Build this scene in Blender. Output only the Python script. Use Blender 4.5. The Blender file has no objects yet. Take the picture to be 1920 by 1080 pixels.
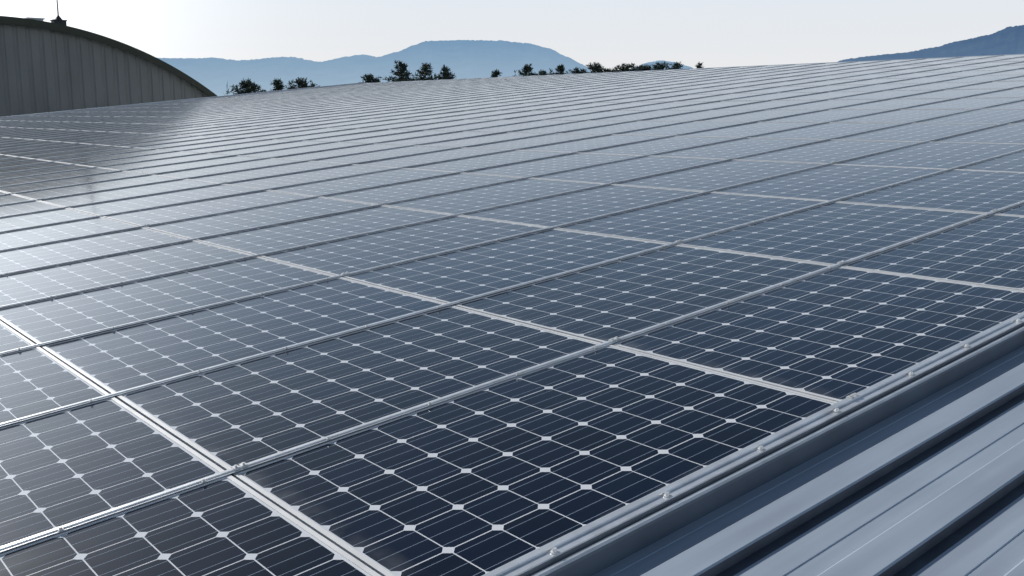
import bpy, math, random
from mathutils import Vector, Matrix, noise
random.seed(7)
C = bpy.context.scene.collection
R = math.radians
H = 1.2                 # eye height above the panel plane
CZ = 10.4               # eye height above the ground
S = 0.1                 # roof slope
YAW = R(39.34); PIT = R(10.05); F = 1850.0
CAM = Vector((0, 0, CZ))
RT = Vector((math.cos(YAW), -math.sin(YAW), 0))
FW = Vector((math.sin(YAW), math.cos(YAW), 0))
FC = FW*math.cos(PIT) + Vector((0, 0, -math.sin(PIT)))
UC = FW*math.sin(PIT) + Vector((0, 0, math.cos(PIT)))
def proj(p):
    d = Vector(p)-CAM; f = d.dot(FC)
    if f < .05: return None
    return (960+F*d.dot(RT)/f, 540-F*d.dot(UC)/f)
def at(px, py, dist):            # world point seen in that direction, dist metres ahead
    d = RT*(px-960)+UC*(540-py)+FC*F
    return CAM + d*(dist/d.dot(FW))
# ------------------------------------------------------------------ materials
def newmat(name):
    m = bpy.data.materials.new(name); m.use_nodes = True
    return m, m.node_tree.nodes, m.node_tree.links, m.node_tree.nodes['Principled BSDF']
def mth(n, l, op, a, b=None, c=None):
    x = n.new('ShaderNodeMath'); x.operation = op
    for i, v in enumerate((a, b, c)):
        if v is None: continue
        if isinstance(v, (int, float)): x.inputs[i].default_value = v
        else: l.new(v, x.inputs[i])
    return x.outputs[0]
def simple(name, col, rough=.5, metal=0.0, var=.15, scale=4.0, stretch=(1,1,1), bump=0.0):
    m, n, l, b = newmat(name)
    g = n.new('ShaderNodeNewGeometry'); mp = n.new('ShaderNodeMapping'); mp.inputs['Scale'].default_value = stretch
    l.new(g.outputs['Position'], mp.inputs['Vector'])
    t = n.new('ShaderNodeTexNoise'); t.inputs['Scale'].default_value = scale; t.inputs['Detail'].default_value = 3
    l.new(mp.outputs[0], t.inputs['Vector'])
    r = n.new('ShaderNodeValToRGB')
    r.color_ramp.elements[0].position = .3; r.color_ramp.elements[1].position = .7
    r.color_ramp.elements[0].color = tuple(c*(1-var) for c in col)+(1,)
    r.color_ramp.elements[1].color = tuple(min(1, c*(1+var)) for c in col)+(1,)
    l.new(t.outputs['Fac'], r.inputs[0]); l.new(r.outputs[0], b.inputs['Base Color'])
    b.inputs['Roughness'].default_value = rough; b.inputs['Metallic'].default_value = metal
    if bump:
        bp = n.new('ShaderNodeBump'); bp.inputs['Strength'].default_value = bump
        l.new(t.outputs['Fac'], bp.inputs['Height']); l.new(bp.outputs[0], b.inputs['Normal'])
    return m
def glass_mat():
    m, n, l, b = newmat('panel_glass')
    uv = n.new('ShaderNodeUVMap'); uv.uv_map = 'UVMap'
    sp = n.new('ShaderNodeSeparateXYZ'); l.new(uv.outputs[0], sp.inputs[0])
    x, y = sp.outputs[0], sp.outputs[1]
    M = lambda *a: mth(n, l, *a)
    ax = M('ABSOLUTE', M('SUBTRACT', M('FRACT', x), .5)); ay = M('ABSOLUTE', M('SUBTRACT', M('FRACT', y), .5))
    inx = M('LESS_THAN', ax, .488); iny = M('LESS_THAN', ay, .488); ch = M('LESS_THAN', M('ADD', ax, ay), .87)
    ox = M('LESS_THAN', M('ABSOLUTE', M('SUBTRACT', x, 5.0)), 5.0); oy = M('LESS_THAN', M('ABSOLUTE', M('SUBTRACT', y, 3.0)), 3.0)
    cell = M('MULTIPLY', M('MULTIPLY', M('MULTIPLY', inx, iny), ch), M('MULTIPLY', ox, oy))
    bus = M('LESS_THAN', M('ABSOLUTE', M('SUBTRACT', M('FRACT', M('MULTIPLY', y, 3.0)), .5)), .018)
    g = n.new('ShaderNodeNewGeometry')
    t2 = n.new('ShaderNodeTexNoise'); t2.inputs['Scale'].default_value = 3; t2.inputs['Detail'].default_value = 4
    mp = n.new('ShaderNodeMapping'); mp.inputs['Scale'].default_value = (1, 5, 1)
    l.new(g.outputs['Position'], mp.inputs['Vector']); l.new(mp.outputs[0], t2.inputs['Vector'])
    wn = n.new('ShaderNodeTexWhiteNoise'); wn.noise_dimensions = '3D'
    oi = n.new('ShaderNodeObjectInfo')
    cx = n.new('ShaderNodeCombineXYZ'); l.new(M('FLOOR', x), cx.inputs[0]); l.new(M('FLOOR', y), cx.inputs[1]); l.new(oi.outputs['Random'], cx.inputs[2])
    l.new(cx.outputs[0], wn.inputs['Vector'])
    cr = n.new('ShaderNodeMixRGB'); cr.inputs[1].default_value = (.001, .003, .008, 1); cr.inputs[2].default_value = (.003, .010, .032, 1)
    l.new(M('ADD', M('MULTIPLY', wn.outputs['Value'], .5), M('MULTIPLY', oi.outputs['Random'], .5)), cr.inputs[0])
    c2 = n.new('ShaderNodeMixRGB'); l.new(bus, c2.inputs[0]); l.new(cr.outputs[0], c2.inputs[1]); c2.inputs[2].default_value = (.30, .36, .45, 1)
    c3 = n.new('ShaderNodeMixRGB'); l.new(cell, c3.inputs[0]); c3.inputs[1].default_value = (.88, .90, .93, 1); l.new(c2.outputs[0], c3.inputs[2])
    # thin overall dust plus a dusty rim where rain leaves dirt at the lower short edge and along the long edge
    dr = n.new('ShaderNodeMapRange'); dr.inputs[1].default_value = .5; dr.inputs[2].default_value = .8; dr.inputs[3].default_value = 0; dr.inputs[4].default_value = .012
    l.new(t2.outputs['Fac'], dr.inputs[0])
    ed = n.new('ShaderNodeMapRange'); ed.inputs[1].default_value = .45; ed.inputs[2].default_value = -.05; ed.inputs[3].default_value = 0; ed.inputs[4].default_value = .34
    l.new(x, ed.inputs[0])
    ed2 = n.new('ShaderNodeMapRange'); ed2.inputs[1].default_value = .18; ed2.inputs[2].default_value = -.02; ed2.inputs[3].default_value = 0; ed2.inputs[4].default_value = .22
    l.new(y, ed2.inputs[0])
    t3 = n.new('ShaderNodeTexNoise'); t3.inputs['Scale'].default_value = 9; t3.inputs['Detail'].default_value = 3; l.new(g.outputs['Position'], t3.inputs['Vector'])
    ns = n.new('ShaderNodeMapRange'); ns.inputs[1].default_value = .38; ns.inputs[2].default_value = .72; l.new(t3.outputs['Fac'], ns.inputs[0])
    dust = M('ADD', dr.outputs[0], M('MULTIPLY', M('MAXIMUM', ed.outputs[0], ed2.outputs[0]), ns.outputs[0]))
    c4 = n.new('ShaderNodeMixRGB'); l.new(dust, c4.inputs[0]); l.new(c3.outputs[0], c4.inputs[1]); c4.inputs[2].default_value = (.42, .42, .41, 1)
    l.new(c4.outputs[0], b.inputs['Base Color'])
    rr = n.new('ShaderNodeMapRange'); rr.inputs[3].default_value = .055; rr.inputs[4].default_value = .165
    l.new(t2.outputs['Fac'], rr.inputs[0]); l.new(rr.outputs[0], b.inputs['Roughness'])
    b.inputs['IOR'].default_value = 1.37
    b.inputs['Specular Tint'].default_value = (.50, .73, 1.0, 1)
    # thin dusty film: a second, wider reflection lobe
    b.inputs['Coat Weight'].default_value = .08; b.inputs['Coat Roughness'].default_value = .22; b.inputs['Coat IOR'].default_value = 1.45
    return m
M_GLASS = glass_mat()
M_FRAME = simple('anodised_frame', (.88, .87, .85), .42, .1, .08, 9)
M_CAP = simple('rail_cap_metal', (.80, .82, .84), .36, .3, .15, 14)
M_CAP0 = simple('edge_rail_metal', (.84, .86, .88), .30, .5, .12, 14)
M_CHAN = simple('dark_channel_metal', (.075, .09, .115), .5, .2, .2, 10)
M_RIB_SHADE = simple('rib_shade_colour', (.07, .085, .11), .5, .2, .2, 10)  # dark tone standing in for shade on the rib sides and feet
M_SKIRT = simple('slate_skirt_metal', (.15, .18, .22), .5, .2, .15, 5)
M_BOLT = simple('bolt_steel', (.88, .87, .85), .35, .3, .15, 30)
def deck_mat():
    m, n, l, b = newmat('painted_roof_sheet')
    g = n.new('ShaderNodeNewGeometry')
    mp = n.new('ShaderNodeMapping'); mp.inputs['Scale'].default_value = (.35, 7, 1); l.new(g.outputs['Position'], mp.inputs['Vector'])
    t = n.new('ShaderNodeTexNoise'); t.inputs['Scale'].default_value = 3; t.inputs['Detail'].default_value = 4; l.new(mp.outputs[0], t.inputs['Vector'])
    t2 = n.new('ShaderNodeTexNoise'); t2.inputs['Scale'].default_value = 2.2; t2.inputs['Detail'].default_value = 5; l.new(g.outputs['Position'], t2.inputs['Vector'])
    f = mth(n, l, 'ADD', mth(n, l, 'MULTIPLY', t.outputs['Fac'], .5), mth(n, l, 'MULTIPLY', t2.outputs['Fac'], .5))
    r = n.new('ShaderNodeValToRGB'); r.color_ramp.elements[0].position = .36; r.color_ramp.elements[1].position = .62
    r.color_ramp.elements[0].color = (.41, .47, .55, 1); r.color_ramp.elements[1].color = (.50, .58, .67, 1)
    l.new(f, r.inputs[0]); l.new(r.outputs[0], b.inputs['Base Color'])
    q = n.new('ShaderNodeMapRange'); q.inputs[3].default_value = .30; q.inputs[4].default_value = .50; l.new(f, q.inputs[0]); l.new(q.outputs[0], b.inputs['Roughness'])
    b.inputs['Metallic'].default_value = .2
    bp = n.new('ShaderNodeBump'); bp.inputs['Strength'].default_value = .06; bp.inputs['Distance'].default_value = .02
    l.new(t2.outputs['Fac'], bp.inputs['Height']); l.new(bp.outputs[0], b.inputs['Normal'])
    return m
M_DECK = deck_mat()
M_TRIM = simple('roof_flashing', (.46, .51, .57), .45, .3, .12, 3)
M_WALL = simple('wall_sheet', (.42, .43, .42), .6, 0, .1, 1.5)
M_BARN = simple('barn_cladding', (.245, .255, .25), .6, 0, .12, .8, (1, 1, .4))
M_RIM = simple('olive_barn_trim', (.05, .058, .04), .6, .1, .10, 1)
M_BROOF = simple('barn_roof_sheet', (.10, .12, .09), .6, .1, .1, 2)
M_VENT = simple('dark_vent_metal', (.05, .055, .06), .6, .2, .2, 5)
M_WHITE = simple('white_painted_metal', (.72, .73, .73), .5, 0, .06, 5)
M_GROUND = simple('field', (.07, .09, .045), .95, 0, .45, .02)
M_BARK = simple('pine_bark', (.05, .04, .032), .9, 0, .3, 8)
def leaf_mat():
    m, n, l, b = newmat('pine_needles')
    g = n.new('ShaderNodeNewGeometry'); t = n.new('ShaderNodeTexNoise'); t.inputs['Scale'].default_value = 1.4
    l.new(g.outputs['Position'], t.inputs['Vector'])
    r = n.new('ShaderNodeValToRGB'); r.color_ramp.elements[0].position = .38; r.color_ramp.elements[1].position = .65
    r.color_ramp.elements[0].color = (.025, .048, .042, 1); r.color_ramp.elements[1].color = (.07, .11, .075, 1)
    l.new(t.outputs['Fac'], r.inputs[0]); l.new(r.outputs[0], b.inputs['Base Color']); b.inputs['Roughness'].default_value = .7
    return m
M_LEAF = leaf_mat()
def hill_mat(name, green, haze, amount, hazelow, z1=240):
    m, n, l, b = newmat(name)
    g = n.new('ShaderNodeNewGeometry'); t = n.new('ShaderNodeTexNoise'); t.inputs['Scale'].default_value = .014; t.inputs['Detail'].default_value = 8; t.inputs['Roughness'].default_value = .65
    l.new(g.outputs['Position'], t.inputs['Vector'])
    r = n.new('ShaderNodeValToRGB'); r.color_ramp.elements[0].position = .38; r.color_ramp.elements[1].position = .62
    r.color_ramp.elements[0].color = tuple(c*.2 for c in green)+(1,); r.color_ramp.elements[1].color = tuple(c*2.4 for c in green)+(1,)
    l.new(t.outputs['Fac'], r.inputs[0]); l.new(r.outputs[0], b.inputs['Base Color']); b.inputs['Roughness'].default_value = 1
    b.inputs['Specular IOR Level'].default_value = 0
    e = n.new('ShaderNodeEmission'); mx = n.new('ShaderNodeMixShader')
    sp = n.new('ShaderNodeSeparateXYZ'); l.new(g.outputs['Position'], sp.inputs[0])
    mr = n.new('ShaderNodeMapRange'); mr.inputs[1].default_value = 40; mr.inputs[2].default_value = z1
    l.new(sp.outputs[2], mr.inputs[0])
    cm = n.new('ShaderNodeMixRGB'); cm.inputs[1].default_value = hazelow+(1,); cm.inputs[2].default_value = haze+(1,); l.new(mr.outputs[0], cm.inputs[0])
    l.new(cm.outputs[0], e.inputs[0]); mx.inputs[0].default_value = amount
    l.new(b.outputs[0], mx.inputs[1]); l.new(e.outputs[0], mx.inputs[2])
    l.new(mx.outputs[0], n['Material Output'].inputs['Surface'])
    return m
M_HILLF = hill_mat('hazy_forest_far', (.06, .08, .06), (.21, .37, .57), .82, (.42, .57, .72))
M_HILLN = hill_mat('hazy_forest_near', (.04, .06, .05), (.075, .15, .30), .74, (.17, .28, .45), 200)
# ------------------------------------------------------------------ helpers
class MB:
    def __init__(s): s.v = []; s.f = []; s.uv = []; s.mi = []
    def face(s, pts, mi=0, uv=None):
        k = len(s.v); s.v += [tuple(p) for p in pts]; s.f.append(tuple(range(k, k+len(pts)))); s.mi.append(mi)
        s.uv.append(uv if uv else [(-9, -9)]*len(pts))
    def box(s, x0, x1, y0, y1, z0, z1, mi=0, T=None):
        P = [Vector((x, y, z)) for z in (z0, z1) for y in (y0, y1) for x in (x0, x1)]
        if T: P = [T @ p for p in P]
        for q in ((0,2,3,1), (4,5,7,6), (0,1,5,4), (2,6,7,3), (0,4,6,2), (1,3,7,5)): s.face([P[i] for i in q], mi)
    def tube(s, pts, rad, n=6, mi=0):
        rings = []
        for i, p in enumerate(pts):
            p = Vector(p); a = Vector(pts[max(0, i-1)]); b = Vector(pts[min(len(pts)-1, i+1)])
            d = (b-a).normalized(); q = d.to_track_quat('Z', 'Y')
            rings.append([p+q @ Vector((math.cos(6.2832*k/n)*rad[i], math.sin(6.2832*k/n)*rad[i], 0)) for k in range(n)])
        for i in range(len(rings)-1):
            for k in range(n): s.face([rings[i][k], rings[i][(k+1) % n], rings[i+1][(k+1) % n], rings[i+1][k]], mi)
        s.face(rings[0][::-1], mi); s.face(rings[-1], mi)
    def mesh(s, name, mats, uv=False):
        me = bpy.data.meshes.new(name); me.from_pydata(s.v, [], s.f)
        for m in mats: me.materials.append(m)
        if len(mats) > 1: me.polygons.foreach_set('material_index', s.mi)
        if uv:
            u = me.uv_layers.new(name='UVMap'); fl = []
            for q in s.uv:
                for c in q: fl += [c[0], c[1]]
            u.data.foreach_set('uv', fl)
        me.update(); return me
def link(name, me, parent=None, loc=None):
    o = bpy.data.objects.new(name, me); C.objects.link(o)
    if parent: o.parent = parent
    if loc is not None: o.location = loc
    return o
def tag(o, label=None, cat=None, group=None, kind=None):
    if label: o['label'] = label
    if cat: o['category'] = cat
    if group: o['group'] = group
    if kind: o['kind'] = kind
    return o
ONES = ['', 'first', 'second', 'third', 'fourth', 'fifth', 'sixth', 'seventh', 'eighth', 'ninth', 'tenth', 'eleventh', 'twelfth', 'thirteenth', 'fourteenth', 'fifteenth', 'sixteenth', 'seventeenth', 'eighteenth', 'nineteenth', 'twentieth']
TENS = {2: 'twenty', 3: 'thirty', 4: 'forty'}
def ordw(k):
    if k <= 20: return ONES[k]
    t, o = divmod(k, 10)
    if o == 0: return {3: 'thirtieth', 4: 'fortieth'}[t]
    return TENS[t]+'-'+ONES[o]
# ------------------------------------------------------------------ panel layout (x up the slope, y along the building)
PU, PV = .904*H, 1.353*H
U0, V0 = 1.405*H, .962*H
NR, C0, C1 = 40, -2, 16           # rows; columns C0..C1-1
VR = V0+C1*PV+.35                 # ridge
UE = U0+NR*PU                     # far end of array
def zp(v): return CZ-H+S*v        # panel top plane
TILT = -math.atan(S)
SL = math.sqrt(1+S*S)
LX = (PV-.010)*SL/2; LY = (PU-.024)/2
FX, FY = .015, .008               # frame face widths on the short and the long sides
def panel_glass(mb, T=None):
    cx, cy = .1310*H*SL, .1443*H
    x, y = LX-FX, LY-FY
    P = [Vector((-x, -y, -.003)), Vector((x, -y, -.003)), Vector((x, y, -.003)), Vector((-x, y, -.003))]
    uv = [(5+p.x/cx, 3+p.y/cy) for p in P]
    if T: P = [T @ p for p in P]
    mb.face(P, 0, uv)
def panel_frame(mb, mi=0, T=None):
    x, y = LX, LY
    mb.box(-x, x, -y, -y+FY, -.04, 0, mi, T); mb.box(-x, x, y-FY, y, -.04, 0, mi, T)
    mb.box(-x, -x+FX, -y+FY, y-FY, -.04, 0, mi, T); mb.box(x-FX, x, -y+FY, y-FY, -.04, 0, mi, T)
g = MB(); panel_glass(g); ME_G = g.mesh('glass', [M_GLASS], True)
g = MB(); panel_frame(g); ME_F = g.mesh('frame', [M_FRAME])
def poly_area(pts):
    def clip(P, ax, val, sgn):
        out = []
        for i in range(len(P)):
            a, b = P[i-1], P[i]; ia = sgn*(a[ax]-val) <= 0; ib = sgn*(b[ax]-val) <= 0
            if ia != ib:
                t = (val-a[ax])/(b[ax]-a[ax]); out.append((a[0]+t*(b[0]-a[0]), a[1]+t*(b[1]-a[1])))
            if ib: out.append(b)
        return out
    P = pts
    for ax, val, sg in ((0, 0, -1), (0, 1920, 1), (1, 0, -1), (1, 1080, 1)):
        P = clip(P, ax, val, sg)
        if not P: return 0
    return abs(sum(P[i-1][0]*P[i][1]-P[i][0]*P[i-1][1] for i in range(len(P))))/2
cells = []
for r in range(NR):
    for c in range(C0, C1):
        v0, u0 = V0+c*PV, U0+r*PU
        pts = [proj((v, u, zp(v))) for v, u in ((v0, u0), (v0+PV, u0), (v0+PV, u0+PU), (v0, u0+PU))]
        a = 0 if any(p is None for p in pts) else poly_area(pts)
        cells.append([r, c, a])
vis = {}
for r, c, a in cells:
    if a > 25: vis.setdefault(r, []).append(c)
order = sorted(cells, key=lambda q: -q[2])
near = set((r, c) for r, c, a in order[:300] if a > 25)
proto = None
for r, c, a in cells:
    if (r, c) not in near: continue
    v, u = V0+(c+.5)*PV, U0+(r+.5)*PU
    if proto is None:
        root = link('solar_panel', None); root.empty_display_size = .2
        link('glass', ME_G, root); link('frame', ME_F, root); proto = root
    else:
        root = proto.copy(); C.objects.link(root)
        for ch in proto.children:
            k = ch.copy(); C.objects.link(k); k.parent = root
    root.location = (v, u, zp(v))
    root.rotation_euler = (R(random.uniform(-.10, .10)), TILT+R(random.uniform(-.13, .13)), 0)
    k = vis[r].index(c)+1
    tag(root, 'solar panel, %s row up from the bare metal roof, %s from the left' % (ordw(r+1), ordw(k)), 'solar panel', 'solar panels in rows up the roof')
far = MB()
for r, c, a in cells:
    if (r, c) in near: continue
    v, u = V0+(c+.5)*PV, U0+(r+.5)*PU
    T = Matrix.Translation((v, u, zp(v))) @ Matrix.Rotation(TILT+R(random.uniform(-.13, .13)), 4, 'Y') @ Matrix.Rotation(R(random.uniform(-.10, .10)), 4, 'X')
    panel_glass(far, T); panel_frame(far, 1, T)
tag(link('solar_panel_field', far.mesh('solar_panel_field', [M_GLASS, M_FRAME], True)), 'far solar panels shrinking into thin glinting bands near the roof ridge', 'solar panels', kind='stuff')
# ------------------------------------------------------------------ rails
VA, VB = V0+C0*PV-.1, V0+C1*PV+.08
def sweep(profile, mat, name):       # profile (y,z) relative to the panel top, swept up the slope
    mb = MB(); n = len(profile)
    A = [(VA, y, zp(VA)+z) for y, z in profile]; B = [(VB, y, zp(VB)+z) for y, z in profile]
    for i in range(n): mb.face([A[i], A[(i+1) % n], B[(i+1) % n], B[i]])
    mb.face(A[::-1]); mb.face(B)
    return mb.mesh(name, [mat])
CAPP = [(-.017, .003), (.018, .003), (.018, .0055), (.009, .0055), (.008, .0095), (-.006, .0095), (-.007, .0055), (-.017, .0055)]
CHP = [(-.0115, -.075), (.0115, -.075), (.0115, .0025), (-.0115, .0025)]
ME_CAP = sweep(CAPP, M_CAP, 'cap_strip'); ME_CH = sweep(CHP, M_CHAN, 'channel')
# the near edge rail is wider, with a lower lip facing the bare roof
CAP0 = [(-.038, .004), (.018, .004), (.018, .008), (.012, .008), (.011, .014), (-.010, .014), (-.011, .008), (-.038, .008)]
LIP1 = [(-.066, -.010), (-.048, -.010), (-.048, -.005), (-.058, -.005), (-.059, .000), (-.066, .000)]
CH0 = [(-.062, -.076), (.0115, -.076), (.0115, .0035), (-.036, .0035), (-.040, -.0125), (-.060, -.0135), (-.062, -.022)]
def bolt_mesh():
    mb = MB(); n = 10
    for z0, z1, r0, r1 in ((0, .003, .014, .014), (.003, .010, .009, .007)):
        a = [(math.cos(6.283*k/n)*r0, math.sin(6.283*k/n)*r0, z0) for k in range(n)]
        b = [(math.cos(6.283*k/n)*r1, math.sin(6.283*k/n)*r1, z1) for k in range(n)]
        for k in range(n): mb.face([a[k], a[(k+1) % n], b[(k+1) % n], b[k]])
        mb.face(b)
    return mb.mesh('bolt', [M_BOLT])
ME_BOLT = bolt_mesh()
def splice_mesh():
    mb = MB()
    mb.box(-.022, -.003, -.011, .012, 0, .004); mb.box(.003, .022, -.011, .012, 0, .004)
    mb.box(-.016, -.009, -.004, .004, .004, .009); mb.box(.009, .016, -.004, .004, .004, .009)
    return mb.mesh('splice_clamp', [M_BOLT])
ME_SP = splice_mesh()
for r in range(NR+1):
    u = U0+r*PU
    root = link('mounting_rail', None, None, (0, u, 0))
    if r == 0:
        link('cap_strip', sweep(CAP0, M_CAP0, 'cap_strip'), root)
        link('lower_lip', sweep(LIP1, M_CAP0, 'lower_lip'), root)
        link('channel', sweep(CH0, M_SKIRT, 'channel'), root)
        lab = 'wide silver edge rail with a lower lip and bolts beside the bare metal roof'
    else:
        link('cap_strip', ME_CAP, root); link('channel', ME_CH, root)
        lab = 'slim rail between the %s and %s panel rows from the bare roof' % (ordw(r), ordw(r+1)) if r < NR else 'last mounting rail along the far end of the panel rows'
    if r <= 5:
        for c in range(C0, C1):
            for q in range(4):
                v = V0+(c+.21+.245*q)*PV
                p = proj((v, u, zp(v)))
                if p is None or not (-60 < p[0] < 1980 and -20 < p[1] < 1120): continue
                if (Vector((v, u, zp(v)))-CAM).length > 11: continue
                b = link('bolt', ME_BOLT, root, (v+random.uniform(-.008, .008), -.025 if r == 0 else -.0115, zp(v)+(.008 if r == 0 else .0056))); b.rotation_euler = (0, TILT, random.uniform(0, 1))
                b.scale = (.55, .55, .85) if r else (.8, .8, 1.05)
    if r <= 9:
        for c in range(0, 6 if r > 1 else 4):
            v = V0+(c+.02)*PV; p = proj((v, u, zp(v)))
            if p is None or not (-60 < p[0] < 1980 and -20 < p[1] < 1120): continue
            if (c+r) % 3 == 1 or r < 2:
                b = link('splice_clamp', ME_SP, root, (v, 0, zp(v)+(.014 if r == 0 else .0095))); b.rotation_euler = (0, TILT, 0)
    tag(root, lab, 'mounting rail', 'mounting rails between panel rows')
# ------------------------------------------------------------------ our building
bld = link('warehouse', None, None, (10, 20, 0))
def bpart(name, mb, mat): 
    o = link(name, mb.mesh(name, mat if isinstance(mat, list) else [mat]), bld); o.location = (-10, -20, 0); return o
DROP = .078
VMIN, VMAX = -9.0, 2*VR+9.0
UMIN, UMAX = -9.0, UE+.7
def zd(v): return zp(v)-DROP if v <= VR else zp(VR)-DROP-S*(v-VR)
mb = MB()
prof = []; pitch = .30; u = 1.425-pitch*32
# (offset, height, shade painted as dark colour up to the next point)
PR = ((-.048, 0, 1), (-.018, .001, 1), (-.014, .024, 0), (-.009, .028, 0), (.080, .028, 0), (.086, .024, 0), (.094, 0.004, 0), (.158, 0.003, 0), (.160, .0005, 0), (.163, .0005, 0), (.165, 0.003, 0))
while u < UMAX:
    for du, z, k in PR:
        if UMIN <= u+du <= UMAX: prof.append((u+du, z, k))
    u += pitch
sts = [VMIN, VR, VMAX]
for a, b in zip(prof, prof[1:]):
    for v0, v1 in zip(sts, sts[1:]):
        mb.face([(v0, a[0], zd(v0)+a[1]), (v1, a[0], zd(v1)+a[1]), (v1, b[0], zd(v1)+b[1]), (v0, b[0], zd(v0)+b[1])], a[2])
bpart('roof', mb, [M_DECK, M_RIB_SHADE])
zr = zp(VR); y0, y1 = UMIN, UMAX+.05
mb = MB()
mb.face([(VR-.22, y0, zr-.028), (VR, y0, zr-.0), (VR, y1, zr-.0), (VR-.22, y1, zr-.028)])
mb.face([(VR, y0, zr), (VR+.22, y0, zr-.028), (VR+.22, y1, zr-.028), (VR, y1, zr)])
mb.face([(VR-.22, y0, zr-.028), (VR-.22, y1, zr-.028), (VR-.22, y1, zr-.11), (VR-.22, y0, zr-.11)])
bpart('ridge_cap', mb, M_TRIM)
for yy in (UMAX, UMIN-.2):
    mb = MB()
    for v0, v1 in ((VMIN, VR), (VR, VMAX)):
        for (ya, za), (yb, zb) in (((yy, .05), (yy, .12)), ((yy, .12), (yy+.2, .12)), ((yy+.2, .12), (yy+.2, -.3)), ((yy, .05), (yy, -.3))):
            mb.face([(v0, ya, zd(v0)+za), (v1, ya, zd(v1)+za), (v1, yb, zd(v1)+zb), (v0, yb, zd(v0)+zb)])
    bpart('verge_flashing', mb, M_TRIM)
mb = MB()
e = .15
for yy in (UMIN+e, UMAX-e):
    mb.face([(VMIN+e, yy, 0), (VR, yy, 0), (VR, yy, zd(VR)-.02), (VMIN+e, yy, zd(VMIN+e)-.02)]); mb.face([(VR, yy, 0), (VMAX-e, yy, 0), (VMAX-e, yy, zd(VMAX-e)-.02), (VR, yy, zd(VR)-.02)])
for vv in (VMIN+e, VMAX-e): mb.face([(vv, UMIN+e, 0), (vv, UMAX-e, 0), (vv, UMAX-e, zd(vv)-.02), (vv, UMIN+e, zd(vv)-.02)])
bpart('wall', mb, M_WALL)
tag(bld, 'bare grey ribbed metal roof of the low building carrying the solar panels', 'building')
# ------------------------------------------------------------------ arched barn
BU = 55.0; BV = 11.9; BZ = CZ+4.6; BR = 18.8; HALF = 12.6; BL = 45
def arch(v, rr=BR): 
    d = v-BV; return BZ-BR+math.sqrt(max(0, rr*rr-d*d))
barn = link('arched_barn', None, None, (BV, BU, 0))
def barnpart(name, mb, mat, par=barn):
    o = link(name, mb.mesh(name, [mat]), par); o.location = (-BV, -BU, 0) if par is barn else (0, 0, 0); return o
mb = MB(); P = []; v = BV-HALF
while v < BV+HALF:
    for dv, dy in ((0, 0), (.34, 0), (.40, .06), (.54, .06)):
        if v+dv <= BV+HALF: P.append((v+dv, BU+dy))
    v += .60
P.append((BV+HALF, BU))
for a, b in zip(P, P[1:]):
    mb.face([(a[0], a[1], 0), (b[0], b[1], 0), (b[0], b[1], arch(b[0])-.05), (a[0], a[1], arch(a[0])-.05)])
barnpart('front_wall', mb, M_BARN)
for vv in (BV-HALF, BV+HALF):
    mb = MB(); mb.face([(vv, BU, 0), (vv, BU+BL, 0), (vv, BU+BL, arch(BV+HALF)-.05), (vv, BU, arch(BV+HALF)-.05)])
    barnpart('side_wall', mb, M_BARN)
mb = MB(); n = 96
vs = [BV-HALF-.35+(2*HALF+.7)*i/n for i in range(n+1)]
for a, b in zip(vs, vs[1:]):
    mb.face([(a, BU-.45, arch(a)+.05), (b, BU-.45, arch(b)+.05), (b, BU+BL, arch(b)+.05), (a, BU+BL, arch(a)+.05)])
    mb.face([(a, BU-.45, arch(a)-.02), (a, BU+BL, arch(a)-.02), (b, BU+BL, arch(b)-.02), (b, BU-.45, arch(b)-.02)])
roof = barnpart('roof', mb, M_BROOF)
mb = MB()
for a, b in zip(vs, vs[1:]):
    mb.face([(a, BU-.5, arch(a)-.26), (b, BU-.5, arch(b)-.26), (b, BU-.5, arch(b)+.10), (a, BU-.5, arch(a)+.10)])
    mb.face([(a, BU-.5, arch(a)+.10), (b, BU-.5, arch(b)+.10), (b, BU-.3, arch(b)+.10), (a, BU-.3, arch(a)+.10)])
    mb.face([(a, BU-.5, arch(a)-.26), (a, BU-.42, arch(a)-.26), (b, BU-.42, arch(b)-.26), (b, BU-.5, arch(b)-.26)])
    mb.face([(a, BU-.42, arch(a)-.26), (a, BU-.42, arch(a)-.02), (b, BU-.42, arch(b)-.02), (b, BU-.42, arch(b)-.26)])
barnpart('roof_trim', mb, M_RIM)
tag(barn, 'arched metal barn with ribbed grey end wall and olive roof edge', 'barn')
vv = 15.25; zz = arch(vv)+.05
t = link('roof_ventilator', None, None, (vv, BU+.6, zz))
mb = MB(); mb.box(-.30, .30, -.27, .27, -.15, .34); mb.box(-.34, .34, -.31, .31, .34, .39); link('vent_box', mb.mesh('vent_box', [M_VENT]), t)
mb = MB(); mb.tube([(0, 0, .39), (0, 0, .47), (0, 0, .62)], [.22, .15, .04], 10); link('cowl', mb.mesh('cowl', [M_VENT]), t)
mb = MB(); mb.tube([(0, 0, .6), (0, 0, 1.4), (0, 0, 2.6)], [.035, .028, .015], 6); link('spike', mb.mesh('spike', [M_VENT]), t)
tag(t, 'dark box ventilator with tall thin spike on top of the arched barn', 'ventilator')
vv = 14.1; zz = arch(vv)+.10
t = link('roof_hatch', None, None, (vv, BU+.7, zz))
mb = MB(); mb.box(-.36, .36, -.3, .3, -.15, .14); link('hatch_curb', mb.mesh('hatch_curb', [M_WHITE]), t)
mb = MB(); mb.box(-.42, .42, -.36, .36, .142, .20); link('hatch_lid', mb.mesh('hatch_lid', [M_WHITE]), t)
tag(t, 'low white hatch box on the barn roof left of the dark ventilator', 'hatch')
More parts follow.
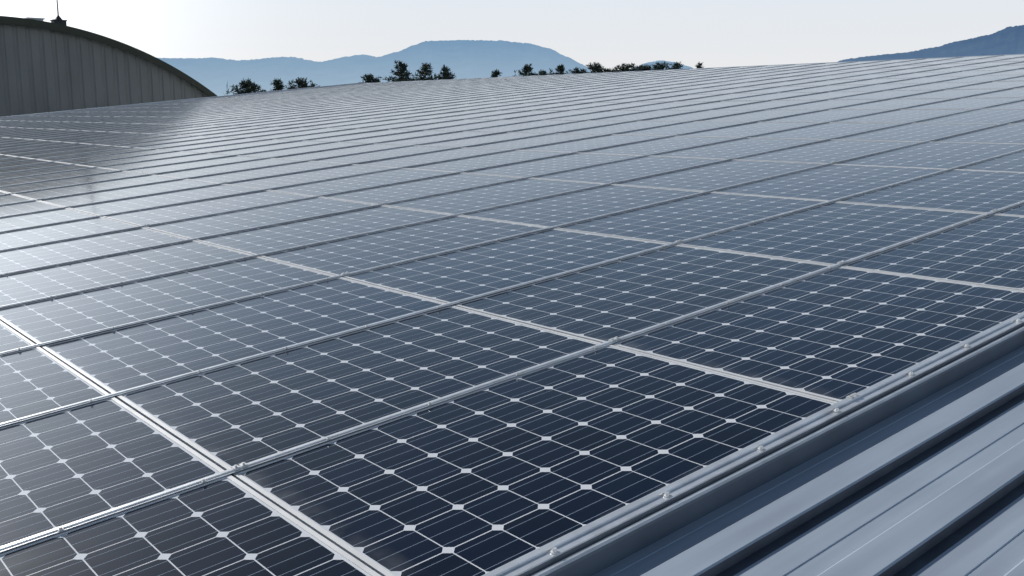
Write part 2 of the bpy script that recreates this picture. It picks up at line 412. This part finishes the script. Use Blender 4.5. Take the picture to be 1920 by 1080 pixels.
# ------------------------------------------------------------------ ground and mountains
mb = MB(); mb.face([(-15000, -15000, 0), (15000, -15000, 0), (15000, 15000, 0), (-15000, 15000, 0)])
tag(link('ground', mb.mesh('ground', [M_GROUND])), 'flat green fields around the buildings', 'ground', kind='structure')
def interp(P, x):
    if x <= P[0][0]: return P[0][1]
    for a, b in zip(P, P[1:]):
        if x <= b[0]:
            t = (x-a[0])/(b[0]-a[0]); t = t*t*(3-2*t)*.5+t*.5; return a[1]+(b[1]-a[1])*t
    return P[-1][1]
def mountain(name, P, dist, depth, mat, label, step, seed):
    x0, x1 = P[0][0], P[-1][0]; n = int((x1-x0)/step); J = 14
    vs = []; fs = []
    for i in range(n+1):
        px = x0+(x1-x0)*i/n
        top = at(px, interp(P, px), dist); h = top.z
        d = Vector((top.x, top.y, 0)).normalized()
        for j in range(-J, J+1):
            s = j/J
            hh = h*(1-abs(s)**1.25)
            nz = noise.fractal(Vector((px*.011+seed, s*2.2, seed)), 1.0, 2.1, 6)*h*.22*min(1, abs(s)*4)*(1-abs(s))
            jag = (noise.noise(Vector((px*.33, s*9, seed)))*.0016+noise.noise(Vector((px*.9, s*22, seed+4)))*.0016)*dist*(.6 if abs(s) < .9 else 0)
            p = Vector((top.x, top.y, 0))+d*(s*depth)
            vs.append((p.x, p.y, max(-5, hh+nz+jag*.55 if abs(s) < 1 else -5)))
    w = 2*J+1
    for i in range(n):
        for j in range(w-1): fs.append((i*w+j, (i+1)*w+j, (i+1)*w+j+1, i*w+j+1))
    me = bpy.data.meshes.new(name); me.from_pydata(vs, [], fs); me.materials.append(mat); me.update()
    for p in me.polygons: p.use_smooth = True
    tag(link(name, me), label, 'mountain', kind='structure')
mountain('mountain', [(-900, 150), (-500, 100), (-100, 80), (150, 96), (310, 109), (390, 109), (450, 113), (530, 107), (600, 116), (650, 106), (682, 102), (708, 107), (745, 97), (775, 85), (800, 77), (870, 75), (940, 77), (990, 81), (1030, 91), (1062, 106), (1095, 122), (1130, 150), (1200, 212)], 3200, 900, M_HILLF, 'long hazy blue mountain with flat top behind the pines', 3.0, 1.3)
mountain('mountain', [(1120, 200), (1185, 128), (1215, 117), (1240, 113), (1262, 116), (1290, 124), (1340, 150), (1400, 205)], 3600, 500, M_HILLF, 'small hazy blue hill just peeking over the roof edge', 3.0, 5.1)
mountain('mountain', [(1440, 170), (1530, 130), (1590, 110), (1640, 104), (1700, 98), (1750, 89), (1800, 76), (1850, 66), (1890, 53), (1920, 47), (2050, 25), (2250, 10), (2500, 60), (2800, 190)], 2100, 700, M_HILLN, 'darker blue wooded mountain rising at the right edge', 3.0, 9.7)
# ------------------------------------------------------------------ pines
def pine(px, top, width, dist, label, style=0, seed=0):
    rnd = random.Random(seed*13+5)
    P = at(px, top, dist); Ht = P.z; k = dist/F
    root = link('pine_tree', None, None, (P.x, P.y, 0))
    tr = MB(); cr = MB(); cw = width*k/2*1.25
    lean = rnd.uniform(-.3, .3); ph = rnd.uniform(0, 6)
    spine = [(lean*math.sin(i/6*2.2), rnd.uniform(-.05, .05), Ht*i/6*.985) for i in range(7)]
    tr.tube(spine, [.24*(1-i/6.4) for i in range(7)], 7)
    zc0 = Ht-max(3.0, cw*(2.7 if style == 0 else 2.2))
    nl = 74 if style == 0 else 88
    def tuft(c, s):
        ax = Vector((rnd.uniform(-1, 1), rnd.uniform(-1, 1), rnd.uniform(.1, 1.0)))
        for q in range(12):
            d = (Vector((rnd.gauss(0, 1), rnd.gauss(0, 1), rnd.gauss(.35, .7)))+ax*.6).normalized()
            w = d.cross(Vector((rnd.gauss(0, 1), rnd.gauss(0, 1), rnd.gauss(0, 1)))).normalized()*s*.16
            o = c+d*s*.1; e = c+d*s*rnd.uniform(.6, 1.15)
            cr.face([o-w*.6, o+w*.6, e+w*.35, e-w*.35])
    for i in range(nl):
        f = (i+rnd.random())/nl
        z = zc0+(Ht-zc0)*f**.9*.99
        a = rnd.uniform(0, 6.283) 
        if style == 0: L = cw*(1.75*(1-f)**.8+.08)*rnd.uniform(.6, 1.1)
        else: L = cw*(1.45-.6*f if f < .45 else 1.18*math.sqrt(max(.03, 1-((f-.45)/.57)**2)))*rnd.uniform(.6, 1.15)
        L *= 1+.15*math.sin(a*2+z*2.6+ph)
        up = rnd.uniform(.05, .4)
        base = Vector((lean*math.sin(z/Ht*2.2), 0, z-.15*L))
        tip = base+Vector((math.cos(a)*L, math.sin(a)*L, L*up)); mid = (base+tip)/2+Vector((0, 0, -.06*L))
        tr.tube([base, mid, tip], [.05, .032, .012], 4)
        nt = max(2, int(L/.28))
        for q in range(nt):
            t = .3+.75*(q+.5)/nt
            if rnd.random() < .10: continue
            c = base.lerp(tip, t)+Vector((rnd.gauss(0, .10), rnd.gauss(0, .10), rnd.gauss(.03, .07)))
            tuft(c, rnd.uniform(.22, .42))
    for q in range(3): tuft(Vector((lean*.8, 0, Ht-.15*q-.25)), .28)
    link('trunk', tr.mesh('trunk', [M_BARK]), root); link('crown', cr.mesh('crown', [M_LEAF]), root)
    tag(root, label, 'tree', 'pines beyond the roof edge')
TR = [(468, 156, 44, 84, 1, 'broad low pine just right of the arched barn, leftmost full crown'),
 (525, 153, 20, 88, 0, 'thin small pine between two wider ones near the barn'),
 (569, 151, 42, 86, 1, 'rounded dark pine, third crown to the right of the barn'),
 (697, 142, 38, 92, 1, 'low spreading pine beside the left foot of the tallest pine'),
 (748, 118, 46, 88, 0, 'tallest pine with pointed layered crown before the blue mountain'),
 (798, 122, 40, 92, 0, 'second tallest pine, just right of the tallest one'),
 (835, 128, 30, 96, 0, 'smaller pointed pine right of the two tallest pines'),
 (931, 134, 22, 104, 0, 'lone tiny pine tip under the flat mountain top'),
 (988, 124, 34, 100, 0, 'pointed pine standing alone right of the tiny tip'),
 (1022, 136, 30, 104, 1, 'very low bush-like pine tip right of the lone pointed pine'),
 (1052, 126, 30, 104, 0, 'small pointed pine at the right foot of the flat mountain'),
 (1085, 131, 36, 108, 1, 'low pine tip touching the broad flat crowned pine'),
 (1117, 122, 36, 106, 1, 'broad flat crowned pine where the mountain slope meets the roof'),
 (1150, 131, 36, 110, 1, 'very low pine tip just right of the broad flat crowned pine'),
 (1180, 122, 34, 108, 1, 'bushy pine left of the small hazy hill'),
 (1210, 124, 36, 112, 1, 'narrow pine tip at the left edge of small hazy hill'),
 (1243, 121, 34, 114, 1, 'pine tip standing in front of the small hazy hill'),
 (1272, 120, 26, 112, 0, 'rightmost bushy pine tip, right of the small hazy hill'),
 (1310, 121, 14, 118, 0, 'barely visible twiggy tip right of all other pines')]
for i, (px, top, w, d, st, lab) in enumerate(TR): pine(px, top, w, d, lab, st, i+1)
# bare sapling beside the barn
P = at(425, 158, 80); root = link('bare_sapling', None, None, (P.x, P.y, 0)); mb = MB(); rnd = random.Random(3)
mb.tube([(0, 0, 0), (.05, 0, P.z*.5), (0, 0, P.z)], [.07, .04, .01], 5); link('trunk', mb.mesh('trunk', [M_BARK]), root)
mb = MB()
for i in range(16):
    z = P.z-2.4+2.3*i/16; a = rnd.uniform(0, 6.28); L = rnd.uniform(.2, .6)
    mb.tube([(0, 0, z), (math.cos(a)*L*.5, math.sin(a)*L*.5, z+L*.5), (math.cos(a)*L*.7, math.sin(a)*L*.7, z+L)], [.014, .010, .004], 3)
link('twigs', mb.mesh('twigs', [M_BARK]), root); tag(root, 'thin bare sapling between the barn edge and the first pine', 'tree')
# ------------------------------------------------------------------ light, sky, camera
AZ = R(39.34-42); EL = R(29)
def dv(az, el): return Vector((math.sin(az)*math.cos(el), math.cos(az)*math.cos(el), math.sin(el)))
dirv = dv(AZ, EL)
w = bpy.data.worlds.new('World'); bpy.context.scene.world = w; w.use_nodes = True
n, l = w.node_tree.nodes, w.node_tree.links
bg = n['Background']; sk = n.new('ShaderNodeTexSky'); sk.sky_type = 'NISHITA'; sk.sun_disc = False
sk.sun_elevation = EL; sk.sun_rotation = AZ; sk.dust_density = .5; sk.air_density = 1.2; sk.altitude = 50
l.new(sk.outputs[0], bg.inputs[0]); bg.inputs[1].default_value = .05
tc = n.new('ShaderNodeTexCoord'); sp = n.new('ShaderNodeSeparateXYZ'); l.new(tc.outputs['Generated'], sp.inputs[0])
rp = n.new('ShaderNodeValToRGB'); e = rp.color_ramp.elements
e[0].position = 0; e[0].color = (.97,)*3+(1,); e[1].position = .45; e[1].color = (0, 0, 0, 1)
x = e.new(.14); x.color = (.92,)*3+(1,); x = e.new(.26); x.color = (.5,)*3+(1,)
l.new(sp.outputs[2], rp.inputs[0])
hz = n.new('ShaderNodeValToRGB'); e = hz.color_ramp.elements
e[0].position = 0; e[0].color = (.86, .84, .835, 1); e[1].position = .12; e[1].color = (.79, .85, .92, 1)
x = e.new(.28); x.color = (.38, .56, .82, 1)
l.new(sp.outputs[2], hz.inputs[0])
b2 = n.new('ShaderNodeBackground'); l.new(hz.outputs[0], b2.inputs[0]); b2.inputs[1].default_value = 1
mx = n.new('ShaderNodeMixShader'); l.new(rp.outputs[0], mx.inputs[0]); l.new(bg.outputs[0], mx.inputs[1]); l.new(b2.outputs[0], mx.inputs[2])
# extra sky glow, added low on the sun's side to brighten panel reflections
def glow(d, power, amt, col):
    vd = n.new('ShaderNodeVectorMath'); vd.operation = 'DOT_PRODUCT'; l.new(tc.outputs['Generated'], vd.inputs[0]); vd.inputs[1].default_value = d
    pw = mth(n, l, 'POWER', mth(n, l, 'MAXIMUM', vd.outputs['Value'], 0.0), power)
    b3 = n.new('ShaderNodeBackground'); b3.inputs[0].default_value = col+(1,); l.new(mth(n, l, 'MULTIPLY', pw, amt), b3.inputs[1]); return b3.outputs[0]
ad = n.new('ShaderNodeAddShader'); l.new(mx.outputs[0], ad.inputs[0]); l.new(glow(dv(R(39.34-36), R(10.5)), 40.0, 1.5, (.93, .97, 1)), ad.inputs[1])
l.new(ad.outputs[0], n['World Output'].inputs['Surface'])
sd = bpy.data.lights.new('sun', 'SUN'); sd.energy = 3.3; sd.angle = R(.5); sd.color = (1, .97, .93)
so = bpy.data.objects.new('sun', sd); C.objects.link(so); so.location = (0, 0, 40)
so.rotation_euler = dirv.to_track_quat('Z', 'Y').to_euler()
cd = bpy.data.cameras.new('camera'); cd.lens = F/1920*36; cd.sensor_width = 36; cd.clip_end = 30000; cd.clip_start = .05
co = bpy.data.objects.new('camera', cd); C.objects.link(co); co.location = CAM
co.rotation_euler = (R(90)-PIT, 0, -YAW); bpy.context.scene.camera = co
sc = bpy.context.scene; sc.view_settings.view_transform = 'Standard'; sc.view_settings.look = 'None'; sc.view_settings.exposure = 0
